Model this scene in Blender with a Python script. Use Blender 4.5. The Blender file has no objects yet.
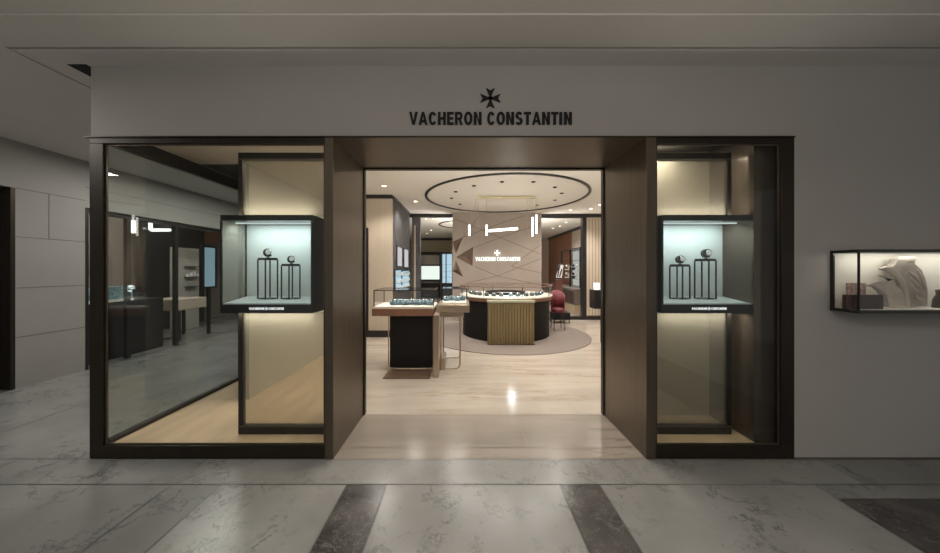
import bpy, math, random
from mathutils import Vector
random.seed(7)
SC = bpy.context.scene
COL = SC.collection
PI = math.pi
F = 310.0; VX = 464.0; VY = 269.0; H = 1.45
D = H*F/190.0                      # distance to the facade, 2.366 m

def P(px, py, Y):                  # photo pixel at depth Y -> point of the place
    return Vector(((px-VX)*Y/F, Y, H-(py-VY)*Y/F))
def GX(px, Y): return (px-VX)*Y/F
def GZ(py, Y): return H-(py-VY)*Y/F
def YF(py, z=0.0): return (H-z)*F/(py-VY)

# ------------------------------------------------------------------ materials
def nodes(name):
    m = bpy.data.materials.new(name); m.use_nodes = True
    nt = m.node_tree; nt.nodes.clear()
    out = nt.nodes.new('ShaderNodeOutputMaterial')
    return m, nt, out
def plain(name, col, rough=.5, metal=0., var=0., scale=8., bump=0., stretch=None, spec=.5):
    m, nt, out = nodes(name)
    b = nt.nodes.new('ShaderNodeBsdfPrincipled'); nt.links.new(b.outputs[0], out.inputs[0])
    b.inputs['Roughness'].default_value = rough; b.inputs['Metallic'].default_value = metal
    b.inputs['Specular IOR Level'].default_value = spec
    geo = nt.nodes.new('ShaderNodeNewGeometry'); mp = nt.nodes.new('ShaderNodeMapping')
    nt.links.new(geo.outputs['Position'], mp.inputs[0])
    if stretch: mp.inputs['Scale'].default_value = stretch
    n = nt.nodes.new('ShaderNodeTexNoise'); n.inputs['Scale'].default_value = scale; n.inputs['Detail'].default_value = 5
    nt.links.new(mp.outputs[0], n.inputs['Vector'])
    r = nt.nodes.new('ShaderNodeValToRGB'); nt.links.new(n.outputs['Fac'], r.inputs[0])
    r.color_ramp.elements[0].position = .3; r.color_ramp.elements[1].position = .7
    r.color_ramp.elements[0].color = tuple(c*(1-var) for c in col)+(1,)
    r.color_ramp.elements[1].color = tuple(min(1, c*(1+var)) for c in col)+(1,)
    nt.links.new(r.outputs[0], b.inputs['Base Color'])
    if bump:
        bp = nt.nodes.new('ShaderNodeBump'); bp.inputs['Strength'].default_value = bump; bp.inputs['Distance'].default_value = .01
        nt.links.new(n.outputs['Fac'], bp.inputs['Height']); nt.links.new(bp.outputs[0], b.inputs['Normal'])
    return m
def marble(name, col, vein, rough=.2, scale=1.3, amount=.5, stretch=(1, 1, 1), seed=0., cloud=.12):
    m, nt, out = nodes(name); L = nt.links.new
    b = nt.nodes.new('ShaderNodeBsdfPrincipled'); L(b.outputs[0], out.inputs[0]); b.inputs['Roughness'].default_value = rough
    geo = nt.nodes.new('ShaderNodeNewGeometry'); mp = nt.nodes.new('ShaderNodeMapping')
    mp.inputs['Scale'].default_value = stretch; mp.inputs['Location'].default_value = (seed, seed*.7, 0)
    mp.inputs['Rotation'].default_value = (0, 0, .5 if stretch == (1, 1, 1) else 0)
    L(geo.outputs['Position'], mp.inputs[0])
    w = nt.nodes.new('ShaderNodeTexNoise'); w.inputs['Scale'].default_value = scale*1.6; w.inputs['Detail'].default_value = 8; w.inputs['Roughness'].default_value = .62
    L(mp.outputs[0], w.inputs['Vector'])
    mul = nt.nodes.new('ShaderNodeVectorMath'); mul.operation = 'MULTIPLY_ADD'
    L(w.outputs['Color'], mul.inputs[0]); mul.inputs[1].default_value = (1.1, 1.1, 1.1); L(mp.outputs[0], mul.inputs[2])
    n = nt.nodes.new('ShaderNodeTexNoise'); n.inputs['Scale'].default_value = scale; n.inputs['Detail'].default_value = 3
    L(mul.outputs[0], n.inputs['Vector'])
    s = nt.nodes.new('ShaderNodeMath'); s.operation = 'SUBTRACT'; L(n.outputs['Fac'], s.inputs[0]); s.inputs[1].default_value = .5
    a = nt.nodes.new('ShaderNodeMath'); a.operation = 'ABSOLUTE'; L(s.outputs[0], a.inputs[0])
    r = nt.nodes.new('ShaderNodeValToRGB'); L(a.outputs[0], r.inputs[0])
    r.color_ramp.elements[0].position = 0; r.color_ramp.elements[0].color = (amount,)*3+(1,)
    r.color_ramp.elements[1].position = .035; r.color_ramp.elements[1].color = (0, 0, 0, 1)
    c = nt.nodes.new('ShaderNodeTexNoise'); c.inputs['Scale'].default_value = scale*.9; c.inputs['Detail'].default_value = 6
    L(mp.outputs[0], c.inputs['Vector'])
    cr = nt.nodes.new('ShaderNodeValToRGB'); L(c.outputs['Fac'], cr.inputs[0])
    cr.color_ramp.elements[0].position = .3; cr.color_ramp.elements[1].position = .65
    cr.color_ramp.elements[0].color = tuple(x*(1-cloud*1.6) for x in col)+(1,); cr.color_ramp.elements[1].color = tuple(col)+(1,)
    # veins only where a second, broad noise lets them through
    k = nt.nodes.new('ShaderNodeTexNoise'); k.inputs['Scale'].default_value = scale*.8
    L(mul.outputs[0], k.inputs['Vector'])
    kr = nt.nodes.new('ShaderNodeValToRGB'); L(k.outputs['Fac'], kr.inputs[0])
    kr.color_ramp.elements[0].position = .42; kr.color_ramp.elements[1].position = .62
    mm = nt.nodes.new('ShaderNodeMath'); mm.operation = 'MULTIPLY'; L(r.outputs[0], mm.inputs[0]); L(kr.outputs[0], mm.inputs[1])
    mx = nt.nodes.new('ShaderNodeMix'); mx.data_type = 'RGBA'; L(mm.outputs[0], mx.inputs[0]); L(cr.outputs[0], mx.inputs[6])
    mx.inputs[7].default_value = tuple(vein)+(1,)
    L(mx.outputs[2], b.inputs['Base Color'])
    return m
def glow(name, col, s):
    m, nt, out = nodes(name)
    e = nt.nodes.new('ShaderNodeEmission'); e.inputs[0].default_value = tuple(col)+(1,); e.inputs[1].default_value = s
    nt.links.new(e.outputs[0], out.inputs[0]); return m
def clear_glass(name, tint=(1, 1, 1), ior=1.45, extra=0.):
    m, nt, out = nodes(name); L = nt.links.new
    t = nt.nodes.new('ShaderNodeBsdfTransparent'); t.inputs[0].default_value = tuple(tint)+(1,)
    g = nt.nodes.new('ShaderNodeBsdfGlossy'); g.inputs['Roughness'].default_value = .0
    geo = nt.nodes.new('ShaderNodeNewGeometry'); dt = nt.nodes.new('ShaderNodeVectorMath'); dt.operation = 'DOT_PRODUCT'
    L(geo.outputs['Normal'], dt.inputs[0]); L(geo.outputs['Incoming'], dt.inputs[1])
    ab = nt.nodes.new('ShaderNodeMath'); ab.operation = 'ABSOLUTE'; L(dt.outputs['Value'], ab.inputs[0])
    iv = nt.nodes.new('ShaderNodeMath'); iv.operation = 'SUBTRACT'; iv.inputs[0].default_value = 1; L(ab.outputs[0], iv.inputs[1])
    pw = nt.nodes.new('ShaderNodeMath'); pw.operation = 'POWER'; L(iv.outputs[0], pw.inputs[0]); pw.inputs[1].default_value = 5
    r0 = ((ior-1)/(ior+1))**2+extra
    ad = nt.nodes.new('ShaderNodeMath'); ad.operation = 'MULTIPLY_ADD'; L(pw.outputs[0], ad.inputs[0]); ad.inputs[1].default_value = 1-r0; ad.inputs[2].default_value = r0
    ad.use_clamp = True
    mx = nt.nodes.new('ShaderNodeMixShader'); L(ad.outputs[0], mx.inputs[0]); L(t.outputs[0], mx.inputs[1]); L(g.outputs[0], mx.inputs[2])
    L(mx.outputs[0], out.inputs[0]); return m
def gauze_glass(name, col, veil=.4, gloss=.08):
    m, nt, out = nodes(name); L = nt.links.new
    t = nt.nodes.new('ShaderNodeBsdfTransparent'); t.inputs[0].default_value = (.95, .93, .88, 1)
    d = nt.nodes.new('ShaderNodeBsdfDiffuse'); d.inputs[0].default_value = tuple(col)+(1,)
    g = nt.nodes.new('ShaderNodeBsdfGlossy'); g.inputs['Roughness'].default_value = .02; g.inputs[0].default_value = (.9, .85, .75, 1)
    m1 = nt.nodes.new('ShaderNodeMixShader'); m1.inputs[0].default_value = veil; L(t.outputs[0], m1.inputs[1]); L(d.outputs[0], m1.inputs[2])
    m2 = nt.nodes.new('ShaderNodeMixShader'); m2.inputs[0].default_value = gloss; L(m1.outputs[0], m2.inputs[1]); L(g.outputs[0], m2.inputs[2])
    L(m2.outputs[0], out.inputs[0]); return m

M = {}
M['wall'] = plain('plaster_wall', (.43, .41, .388), .75, var=.02, scale=3, bump=.03)
M['mallceil'] = plain('plaster_ceiling', (.62, .595, .565), .8, var=.015, scale=2)
M['dark'] = plain('dark_recess', (.012, .011, .010), .8)
M['bronze'] = plain('dark_bronze', (.036, .029, .022), .38, .65, var=.12, scale=30, stretch=(1, 1, .05))
M['bronze2'] = plain('portal_bronze', (.15, .122, .092), .36, .8, var=.1, scale=4, stretch=(14, 14, .4))
M['bronze_l'] = plain('bronze_bead', (.16, .13, .10), .35, .8)
M['mwhite'] = marble('mall_marble', (.275, .27, .26), (.085, .085, .084), .24, 2.6, .8)
M['mwhite2'] = marble('mall_marble_border', (.265, .26, .25), (.085, .085, .085), .24, 2.4, .65, seed=4.3)
M['mwhite3'] = marble('mall_marble_left', (.22, .222, .212), (.07, .07, .07), .24, 2.2, .75, seed=9.1)
M['mdark'] = marble('dark_marble', (.085, .078, .075), (.19, .18, .17), .22, 5.0, .8, seed=2.2, cloud=.45)
M['joint'] = plain('joint', (.10, .095, .09), .7)
M['joint_b'] = plain('joint_beige', (.30, .24, .18), .6)
M['travertine'] = marble('beige_marble', (.50, .44, .375), (.33, .265, .205), .17, 1.1, .9, stretch=(.55, 3.4, 1), seed=1.7, cloud=.16)
M['thresh'] = marble('threshold_marble', (.33, .285, .24), (.18, .14, .11), .2, 1.1, .8, stretch=(.5, 3.0, 1), seed=5.1, cloud=.18)
M['oak'] = plain('oak_floor', (.55, .41, .26), .42, var=.12, scale=2.2, stretch=(4, .6, 1))
M['beige'] = plain('beige_panel', (.50, .425, .34), .45, var=.05, scale=3, stretch=(6, 6, .2))
M['beige_g'] = plain('beige_gloss_panel', (.42, .385, .315), .18, var=.04, scale=3)
M['shopceil'] = plain('shop_ceiling', (.82, .79, .73), .8)
M['black'] = plain('black_lacquer', (.012, .012, .013), .3)
M['blackm'] = plain('black_metal', (.02, .022, .022), .4, .5)
M['blackleather'] = plain('black_leather', (.007, .006, .006), .6, bump=.2, scale=40, spec=.25)
M['green_blk'] = plain('greenish_black', (.030, .034, .028), .25, .3)
M['coolwhite'] = plain('cool_white_panel', (.66, .72, .71), .6)
M['traywhite'] = plain('pale_tray', (.60, .66, .65), .5)
M['stone'] = plain('dark_slate', (.075, .072, .075), .55, var=.45, scale=5, bump=.3)
M['feature'] = plain('taupe_leather', (.33, .275, .235), .5, var=.06, scale=3)
M['feature_line'] = plain('taupe_groove', (.20, .145, .11), .6)
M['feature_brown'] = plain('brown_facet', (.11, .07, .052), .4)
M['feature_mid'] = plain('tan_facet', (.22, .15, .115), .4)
M['glass'] = clear_glass('clear_glass')
M['glass_shop'] = clear_glass('window_glass', (.95, .96, .95), 1.42, .0)
M['glass_side'] = clear_glass('side_window_glass', (.88, .90, .89), 1.5, .02)
M['gauze'] = gauze_glass('gauze_glass', (.64, .59, .48), .17, .07)
M['gauze_r'] = gauze_glass('gauze_glass_warm', (.64, .58, .48), .16, .13)
M['lamp'] = glow('lamp_white', (1, .93, .82), 5.)
M['signglow'] = glow('sign_white', (.95, 1, .88), 1.25)
M['plateglow'] = glow('plate_lettering', (.95, .98, 1), .75)
M['spot'] = glow('downlight_glow', (1, .9, .75), 7.)
M['stripglow'] = glow('led_strip', (.86, 1, .97), .55)
M['silver'] = plain('steel', (.75, .77, .78), .15, 1.)
M['dialblack'] = plain('dial', (.03, .035, .04), .25)
M['whitedial'] = plain('white_dial', (.85, .85, .85), .3)
M['cream'] = plain('cream_cushion', (.70, .66, .58), .6)
M['teal'] = plain('teal_cushion', (.07, .11, .125), .5, var=.6, scale=25)
M['brownslab'] = plain('brown_leather_slab', (.20, .095, .06), .4, var=.1)
M['goldrib'] = plain('bronze_gold', (.30, .235, .13), .4, .7)
M['goldtop'] = plain('champagne_top', (.42, .42, .30), .3, .3)
M['champ'] = plain('champagne_bronze', (.42, .33, .24), .32, .75)
M['rug'] = plain('taupe_carpet', (.20, .165, .145), .95, var=.06, scale=60)
M['red'] = plain('red_upholstery', (.14, .02, .028), .55, var=.15, scale=12)
M['wood'] = plain('walnut_wall', (.28, .13, .07), .4, var=.1, scale=3, stretch=(5, 5, .3))
M['greyscreen'] = glow('blue_screen', (.35, .52, .62), .5)
M['litwhite'] = glow('lit_cabinet', (.90, 1, .90), .7)
M['litblue'] = glow('lit_blue', (.42, .60, .70), .8)
M['sculpt'] = plain('plaster_sculpture', (.55, .48, .40), .7, var=.08, scale=14, bump=.25)
M['sculptd'] = plain('grey_plaster', (.36, .32, .27), .75, var=.2, scale=10, bump=.4)
M['caseback'] = plain('warm_white_panel', (.78, .76, .68), .6)
M['walnut_dk'] = plain('dark_walnut', (.055, .03, .022), .4, var=.15)
M['pattern'] = plain('mottled_card', (.42, .30, .26), .6, var=.45, scale=55)
M['stonetile'] = plain('wall_tile', (.28, .272, .255), .5, var=.05, scale=2)
M['stonejoint'] = plain('tile_joint', (.13, .12, .115), .6)
M['pale_veil'] = gauze_glass('veiled_side_glass', (.62, .60, .55), .3, .05)  # clear side pane, brightened by a pale veil put into its colour
M['mallbeige'] = plain('other_shop_panel', (.24, .21, .185), .6)
M['cabgrey'] = plain('grey_cabinet', (.20, .18, .16), .5)

# ------------------------------------------------------------------ mesh builder
WLOC = {}
class MB:
    def __init__(s): s.v = []; s.f = []; s.m = []; s.sm = []
    def add(s, vs, fs, mi=0, smooth=False):
        o = len(s.v); s.v += [Vector(v) for v in vs]
        for f in fs: s.f.append([i+o for i in f]); s.m.append(mi); s.sm.append(smooth)
        return s
    def box(s, x0, x1, y0, y1, z0, z1, mi=0):
        if x0 > x1: x0, x1 = x1, x0
        if y0 > y1: y0, y1 = y1, y0
        if z0 > z1: z0, z1 = z1, z0
        vs = [(x, y, z) for x in (x0, x1) for y in (y0, y1) for z in (z0, z1)]
        return s.add(vs, [(0, 1, 3, 2), (4, 6, 7, 5), (0, 4, 5, 1), (2, 3, 7, 6), (0, 2, 6, 4), (1, 5, 7, 3)], mi)
    def prism(s, pts, vec, mi=0, smooth=False):     # polygon (3D points) extruded along vec
        n = len(pts); vec = Vector(vec)
        a = [Vector(p) for p in pts]; b = [p+vec for p in a]
        nrm = Vector((0, 0, 0))
        for i in range(n): nrm += a[i].cross(a[(i+1) % n])
        flip = nrm.dot(vec) > 0
        f0 = list(range(n)); f1 = list(range(n, 2*n))
        if flip: f0 = f0[::-1]
        else: f1 = f1[::-1]
        o = len(s.v); s.v += a+b
        s.f.append([i+o for i in f0]); s.f.append([i+o for i in f1]); s.m += [mi, mi]; s.sm += [False, False]
        for i in range(n):
            j = (i+1) % n; q = [i, j, n+j, n+i]
            if not flip: q = q[::-1]
            s.f.append([k+o for k in q]); s.m.append(mi); s.sm.append(smooth)
        return s
    def tube(s, pts, r, n=8, mi=0, caps=True, flat=1.):
        pts = [Vector(p) for p in pts]; rs = r if isinstance(r, (list, tuple)) else [r]*len(pts)
        up = Vector((0, 0, 1)); rings = []
        for i, p in enumerate(pts):
            d = (pts[min(i+1, len(pts)-1)]-pts[max(i-1, 0)]).normalized()
            u = up if abs(d.dot(up)) < .95 else Vector((0, 1, 0))
            a = d.cross(u).normalized(); b = d.cross(a).normalized()
            rings.append([p+a*math.cos(2*PI*k/n)*rs[i]+b*math.sin(2*PI*k/n)*rs[i]*flat for k in range(n)])
        vs = [v for q in rings for v in q]; fs = []
        for i in range(len(pts)-1):
            for k in range(n):
                fs.append((i*n+k, i*n+(k+1) % n, (i+1)*n+(k+1) % n, (i+1)*n+k))
        s.add(vs, fs, mi, True)
        if caps: s.add(rings[0], [tuple(range(n))[::-1]], mi); s.add(rings[-1], [tuple(range(n))], mi)
        return s
    def lathe(s, prof, c, n=48, mi=0, a0=0., a1=2*PI, smooth=True, sx=1., sy=1.):
        full = abs(a1-a0-2*PI) < 1e-6; k = n if full else n+1
        vs = []
        for i in range(k):
            a = a0+(a1-a0)*i/n
            for r, z in prof: vs.append((c[0]+r*math.cos(a)*sx, c[1]+r*math.sin(a)*sy, z))
        m = len(prof); fs = []
        for i in range(n):
            j = (i+1) % k
            for q in range(m-1): fs.append((i*m+q, j*m+q, j*m+q+1, i*m+q+1))
        return s.add(vs, fs, mi, smooth)
    def ball(s, c, r, n=12, mi=0, sc=(1, 1, 1)):
        m = n//2; vs = []; fs = []
        for i in range(m+1):
            t = PI*i/m
            for k in range(n):
                p = 2*PI*k/n
                vs.append((c[0]+r*math.sin(t)*math.cos(p)*sc[0], c[1]+r*math.sin(t)*math.sin(p)*sc[1], c[2]+r*math.cos(t)*sc[2]))
        for i in range(m):
            for k in range(n):
                fs.append((i*n+k, (i+1)*n+k, (i+1)*n+(k+1) % n, i*n+(k+1) % n))
        return s.add(vs, fs, mi, True)
    def build(s, name, mats, parent=None, bevel=0., kind=None, keep=False):
        if not isinstance(mats, (list, tuple)): mats = [mats]
        me = bpy.data.meshes.new(name)
        if parent is not None: c = WLOC[parent.name]
        elif keep: c = Vector((0, 0, 0))
        else:
            xs = [v.x for v in s.v]; ys = [v.y for v in s.v]; zs = [v.z for v in s.v]
            c = Vector(((min(xs)+max(xs))/2, (min(ys)+max(ys))/2, min(zs)))
        me.from_pydata([v-c for v in s.v], [], s.f)
        for m in mats: me.materials.append(m)
        for p, mi, sm in zip(me.polygons, s.m, s.sm): p.material_index = mi; p.use_smooth = sm
        me.update()
        o = bpy.data.objects.new(name, me); COL.objects.link(o)
        if parent is not None: o.parent = parent
        else: o.location = c
        WLOC[o.name] = c
        if bevel:
            b = o.modifiers.new('bevel', 'BEVEL'); b.width = bevel; b.segments = 2; b.limit_method = 'ANGLE'; b.angle_limit = .7
        if kind: o['kind'] = kind
        return o
def tag(o, label, cat, group=None, kind=None):
    if label: o['label'] = label
    if cat: o['category'] = cat
    if group: o['group'] = group
    if kind: o['kind'] = kind
    return o
def empty(name, loc, label, cat, group=None):
    o = bpy.data.objects.new(name, None); COL.objects.link(o); o.location = loc; o.empty_display_size = .05
    WLOC[o.name] = Vector(loc)
    return tag(o, label, cat, group)
def copy_tree(o, parent=None):
    c = o.copy(); COL.objects.link(c); c.parent = parent
    for ch in list(o.children): copy_tree(ch, c)
    return c
def struct(name, mb, mats, parent=None, bevel=0.):
    return mb.build(name, mats, parent, bevel, kind='structure' if parent is None else None)

# ------------------------------------------------------------------ lettering: heavy condensed sans
def arcpts(cx, cy, rx, ry, a0, a1, n=14):
    return [(cx+rx*math.cos(math.radians(a0+(a1-a0)*i/n)), cy+ry*math.sin(math.radians(a0+(a1-a0)*i/n))) for i in range(n+1)]
def arcband(cx, cy, rx, ry, tx, ty, a0, a1, n=16):
    o = arcpts(cx, cy, rx, ry, a0, a1, n); i = arcpts(cx, cy, rx-tx, ry-ty, a0, a1, n)
    return [[o[k], o[k+1], i[k+1], i[k]] for k in range(n)]
S_, T_ = .225, .165          # stem and bar thickness in cap heights
def glyph(ch):
    R = lambda x0, y0, x1, y1: [(x0, y0), (x1, y0), (x1, y1), (x0, y1)]
    if ch == 'V': return .70, [[(0, 1), (.2, 1), (.35, .26), (.35, 0), (.25, 0)], [(.5, 1), (.7, 1), (.45, 0), (.35, 0), (.35, .26)]]
    if ch == 'A': return .72, [[(0, 0), (.19, 0), (.36, .76), (.36, 1), (.255, 1)], [(.53, 0), (.72, 0), (.465, 1), (.36, 1), (.36, .76)], R(.16, .20, .56, .335)]
    if ch == 'C': return .68, arcband(.34, .5, .34, .52, S_, T_, 38, 322, 26)
    if ch == 'O': return .72, arcband(.36, .5, .36, .52, S_, T_, 0, 360, 32)
    if ch == 'H': return .66, [R(0, 0, S_, 1), R(.66-S_, 0, .66, 1), R(S_, .43, .66-S_, .58)]
    if ch == 'E': return .56, [R(0, 0, S_, 1), R(S_, 0, .56, T_), R(S_, 1-T_, .56, 1), R(S_, .43, .52, .57)]
    if ch == 'R': return .66, [R(0, 0, S_, 1), R(S_, 1-T_, .40, 1), R(S_, .40, .40, .54), [(.30, .42), (.46, .47), (.65, 0), (.45, 0)]]+arcband(.40, .70, .24, .30, S_-.01, T_, -90, 90, 14)
    if ch == 'N': return .66, [R(0, 0, S_, 1), R(.66-S_, 0, .66, 1), [(S_, 1), (S_, .68), (.66-S_, 0), (.66-S_, .32)]]
    if ch == 'S': return .62, arcband(.31, .735, .29, .285, S_, T_, 25, 262, 20)+arcband(.31, .27, .31, .29, S_, T_, -155, 88, 20)
    if ch == 'T': return .60, [R(0, 1-T_, .60, 1), R(.30-S_/2, 0, .30+S_/2, 1-T_)]
    if ch == 'I': return S_, [R(0, 0, S_, 1)]
    return .26, []
def text_polys(txt, gap=.105):
    x = 0; out = []
    for ch in txt:
        w, ps = glyph(ch)
        out += [[(px+x, py) for px, py in p] for p in ps]
        x += w+gap+(.05 if ch == 'I' else 0)
    return x-gap, out
def lettering(mb, txt, x0, x1, z0, z1, y, depth, mi=0):
    w, ps = text_polys(txt); sx = (x1-x0)/w; sz = z1-z0
    for p in ps: mb.prism([(x0+a*sx, y, z0+b*sz) for a, b in p], (0, -depth, 0), mi)
def maltese(mb, cx, cz, r, y, depth, mi=0):
    for k in range(4):
        a = PI/2*k
        def rot(u, v): return (cx+u*math.cos(a)-v*math.sin(a), y, cz+u*math.sin(a)+v*math.cos(a))
        mb.prism([rot(.0, .0), rot(.42*r, 1.*r), rot(0, .74*r)], (0, -depth, 0), mi)
        mb.prism([rot(.0, .0), rot(0, .74*r), rot(-.42*r, 1.*r)], (0, -depth, 0), mi)
        mb.prism([rot(.12*r, -.12*r), rot(.12*r, .2*r), rot(-.12*r, .2*r), rot(-.12*r, -.12*r)], (0, -depth, 0), mi)

# ================================================================== SETTING: the mall
ZC = 3.0
# floor, one mesh of marble slabs, inlaid dark strips and joints
fl = MB()
mats_fl = [M['mwhite'], M['mwhite2'], M['mwhite3'], M['mdark'], M['joint']]
YB = YF(484.5)                                   # edge of the border course
J = .0035
def slab(x0, x1, y0, y1, mi, z=0.):
    fl.add([(x0+J, y0+J, z), (x1-J, y0+J, z), (x1-J, y1-J, z), (x0+J, y1-J, z)], [(0, 1, 2, 3)], mi)
fl.add([(-5.45, -3, -.004), (6, -3, -.004), (6, D+.0, -.004), (-5.45, D+.0, -.004)], [(0, 1, 2, 3)], 4)
fl.add([(-5.45, D, -.004), (-2.86, D, -.004), (-2.86, 13, -.004), (-5.45, 13, -.004)], [(0, 1, 2, 3)], 4)
xs = [(-5.45, -3.4, 2), (-3.4, -1.965, 2), (-1.965, -1.63, 2), (-1.63, -.79, 0), (-.79, -.52, 3), (-.52, .641, 0), (.641, .912, 3), (.912, 2.355, 0)]
for x0, x1, mi in xs:
    slab(x0, x1, .9, YB, mi); slab(x0, x1, -3, .9, mi if mi == 3 else mi)
slab(2.355, 3.25, -3, YF(499), 3); slab(3.25, 6, -3, YF(499), 0); slab(2.355, 6, YF(499), YB, 2)
for x0, x1, mi in [(-5.45, -3.4, 2), (-3.4, -1.95, 2), (-1.95, 2.7, 1), (2.7, 6, 2)]:
    slab(x0, x1, YB, D, mi)
for y0, y1 in [(D, 3.9), (3.9, 5.6), (5.6, 7.6), (7.6, 13)]:
    slab(-5.45, -4.1, y0, y1, 2); slab(-4.1, -2.86, y0, y1, 2)
struct('floor', fl, mats_fl)

# mall ceiling with a stepped coffer in front of the shop
c = MB()
Yg = 1.55*F/(VY-48)                              # dark groove
Ys = 1.55*F/(VY-15)                              # coffer step
c.box(-3.19, 6, Yg+.012, D+.4, ZC, ZC+.2)
c.box(-5.5, 6, Ys, Yg-.006, ZC, ZC+.2)
c.box(-5.5, 6, -3, Ys, ZC+.012, ZC+.2)
c.box(-5.5, -3.212, Yg-.006, 13, ZC, ZC+.2)
c.box(-3.19, -2.98, D+.4, 13, ZC, ZC+.2)
c.box(-3.25, 6, Yg-.02, Yg+.02, ZC+.02, ZC+.04, 1)
c.box(-3.21, -3.18, Yg-.01, 13, ZC+.02, ZC+.04, 1)
struct('ceiling', c, [M['mallceil'], M['dark']])

WX = -5.42
w = MB()
ya = 4.35*.861; yb = 5.15*.861
w.box(WX-.2, WX, ya, yb, 0, ZC)
w.box(WX-.2, WX, -3, ya, 2.43, ZC)
w.box(WX-.2, WX, -3, 2.6, 0, 2.43)
w.box(WX-.2, WX, yb, 13, 2.33, ZC)
w.box(WX-.2, WX, 10.6, 13, 0, 2.33)
for z in (.62, 1.22, 1.84, 2.43):
    w.box(WX-.01, WX+.002, ya, yb, z-.004, z+.004, 1)
w.box(WX-.01, WX+.002, yb, 13, 2.62, 2.628, 1)
w.box(WX-.01, WX+.002, ya+.3, ya+.306, 1.84, 2.43, 1)
struct('wall_left', w, [M['stonetile'], M['stonejoint']])
d = MB(); d.box(WX-.18, WX-.12, 2.6, ya-.03, 0, 2.40, 0)
dr = struct('door_1', d, M['black'])
MB().box(WX-.12, WX-.0, ya-.04, ya-.001, 0, 2.43).build('door_frame', M['bronze'], dr)
MB().tube([(WX-.09, ya-.35, .8), (WX-.09, ya-.35, 1.5)], .015).build('door_handle', M['bronze_l'], dr)

# ================================================================== the facade
FX0, FX1 = GX(794, D), 6.
zt = GZ(137, D)
TH = .16
f = MB()
f.box(GX(91, D), FX1, D, D+TH, zt, ZC+.0)
f.box(FX0, FX1, D, D+TH, .012, zt)
f.box(FX0, FX1, D+.02, D+TH, 0, .012, 1)
struct('wall_front', f, [M['wall'], M['dark']])
t = MB()                                          # thin metal lip
t.box(GX(86, D), FX0, D-.012, D+.01, zt-.006, zt+.004)
struct('trim_1', t, M['bronze'])
g = MB()  # flat dark sheet: shade of the ceiling recess put into its colour
g.prism([(-3.01, D-.02, ZC-.001), (-2.86, D-.02, ZC-.001), (-2.86, D+1.2, ZC-.001), (-3.01, D+1.2, ZC-.001)], (0, 0, .0008))
struct('recess_shade', g, M['dark'])

# ---- window_1 (left) and window_2 (right): frames, beads, panes
def window(n, x0, x1, st0, st1, inner_j0, inner_j1):
    fr = MB()
    y0, y1 = D-.004, D+.034
    zb = GZ(445.5, D); zt2 = GZ(143.5, D)
    fr.box(x0, x1, y0, y1, 0.004, zb)                 # bottom rail
    fr.box(x0, x1, y0, y1, zt2, zt)                   # head
    fr.box(x0, st0, y0, y1, zb, zt2); fr.box(st1, x1, y0, y1, zb, zt2)
    root = fr.build('window_%d' % n, M['bronze'], None, .003, kind='structure')
    b = MB(); e = .012
    for (a0, a1, b0, b1) in ((st0, st1, zb, zb+e), (st0, st1, zt2-e, zt2), (st0, st0+e, zb+e, zt2-e), (st1-e, st1, zb+e, zt2-e)):
        b.box(a0, a1, y0+.014, y0+.022, b0, b1)
    b.build('glazing_bead', M['bronze_l'], root)
    MB().box(st0+.002, st1-.002, y0+.023, y0+.031, zb, zt2).build('window_pane', M['glass_shop'], root)
    return root
LX0 = GX(90, D); LJ0 = GX(325, D); LJ1 = GX(333.5, D)
RJ0 = GX(646, D); RJ1 = GX(656, D); RX1 = FX0
window(1, LX0, LJ0+.001, GX(103.5, D), LJ0-.004, 0, 0)
window(2, RJ1-.001, RX1, RJ1+.004, GX(781, D), 0, 0)

# ---- portal: jambs and soffit in brushed bronze, running back into the shop
Y2 = YF(415.5)
p = MB()
p.box(LJ0+.001, LJ1, D-.006, Y2, 0.002, zt)
p.box(RJ0, RJ1-.001, D-.006, Y2, 0.002, zt)
p.box(LJ1, RJ0, D-.006, Y2, GZ(168, Y2), zt)
portal = struct('trim_3', p, M['bronze2'], None, .003)
q = MB()
q.box(LJ0, LJ1+.012, Y2, Y2+.05, .002, zt); q.box(RJ0-.012, RJ1, Y2, Y2+.05, .002, zt); q.box(LJ1+.012, RJ0-.012, Y2, Y2+.05, GZ(168, Y2)-.012, zt)
q.build('rear_frame', M['bronze'], portal)
# ================================================================== the shop shell
ZS = 3.03
t = MB(); J = .0025
def tslab(x0, x1, y0, y1, mi): t.add([(x0+J, y0+J, 0), (x1-J, y0+J, 0), (x1-J, y1-J, 0), (x0+J, y1-J, 0)], [(0, 1, 2, 3)], mi)
t.add([(-2.86, D, -.003), (4.6, D, -.003), (4.6, 16.2, -.003), (-2.86, 16.2, -.003)], [(0, 1, 2, 3)], 2)
ys = [D, YF(447.5), Y2+.02, 3.62, 4.23, 4.9, 5.7, 6.6, 7.6, 8.6, 9.6, 11, 13, 16.2]
for i in range(len(ys)-1):
    off = .62*(i % 3)
    xsn = [-2.86]+[v for v in [(-3.2+off+1.55*k) for k in range(7)] if -2.6 < v < 4.4]+[4.6]
    for a, b in zip(xsn[:-1], xsn[1:]): tslab(a, b, ys[i], ys[i+1], 1 if i < 2 else 0)
struct('floor_shop', t, [M['travertine'], M['thresh'], M['joint_b']])

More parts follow.
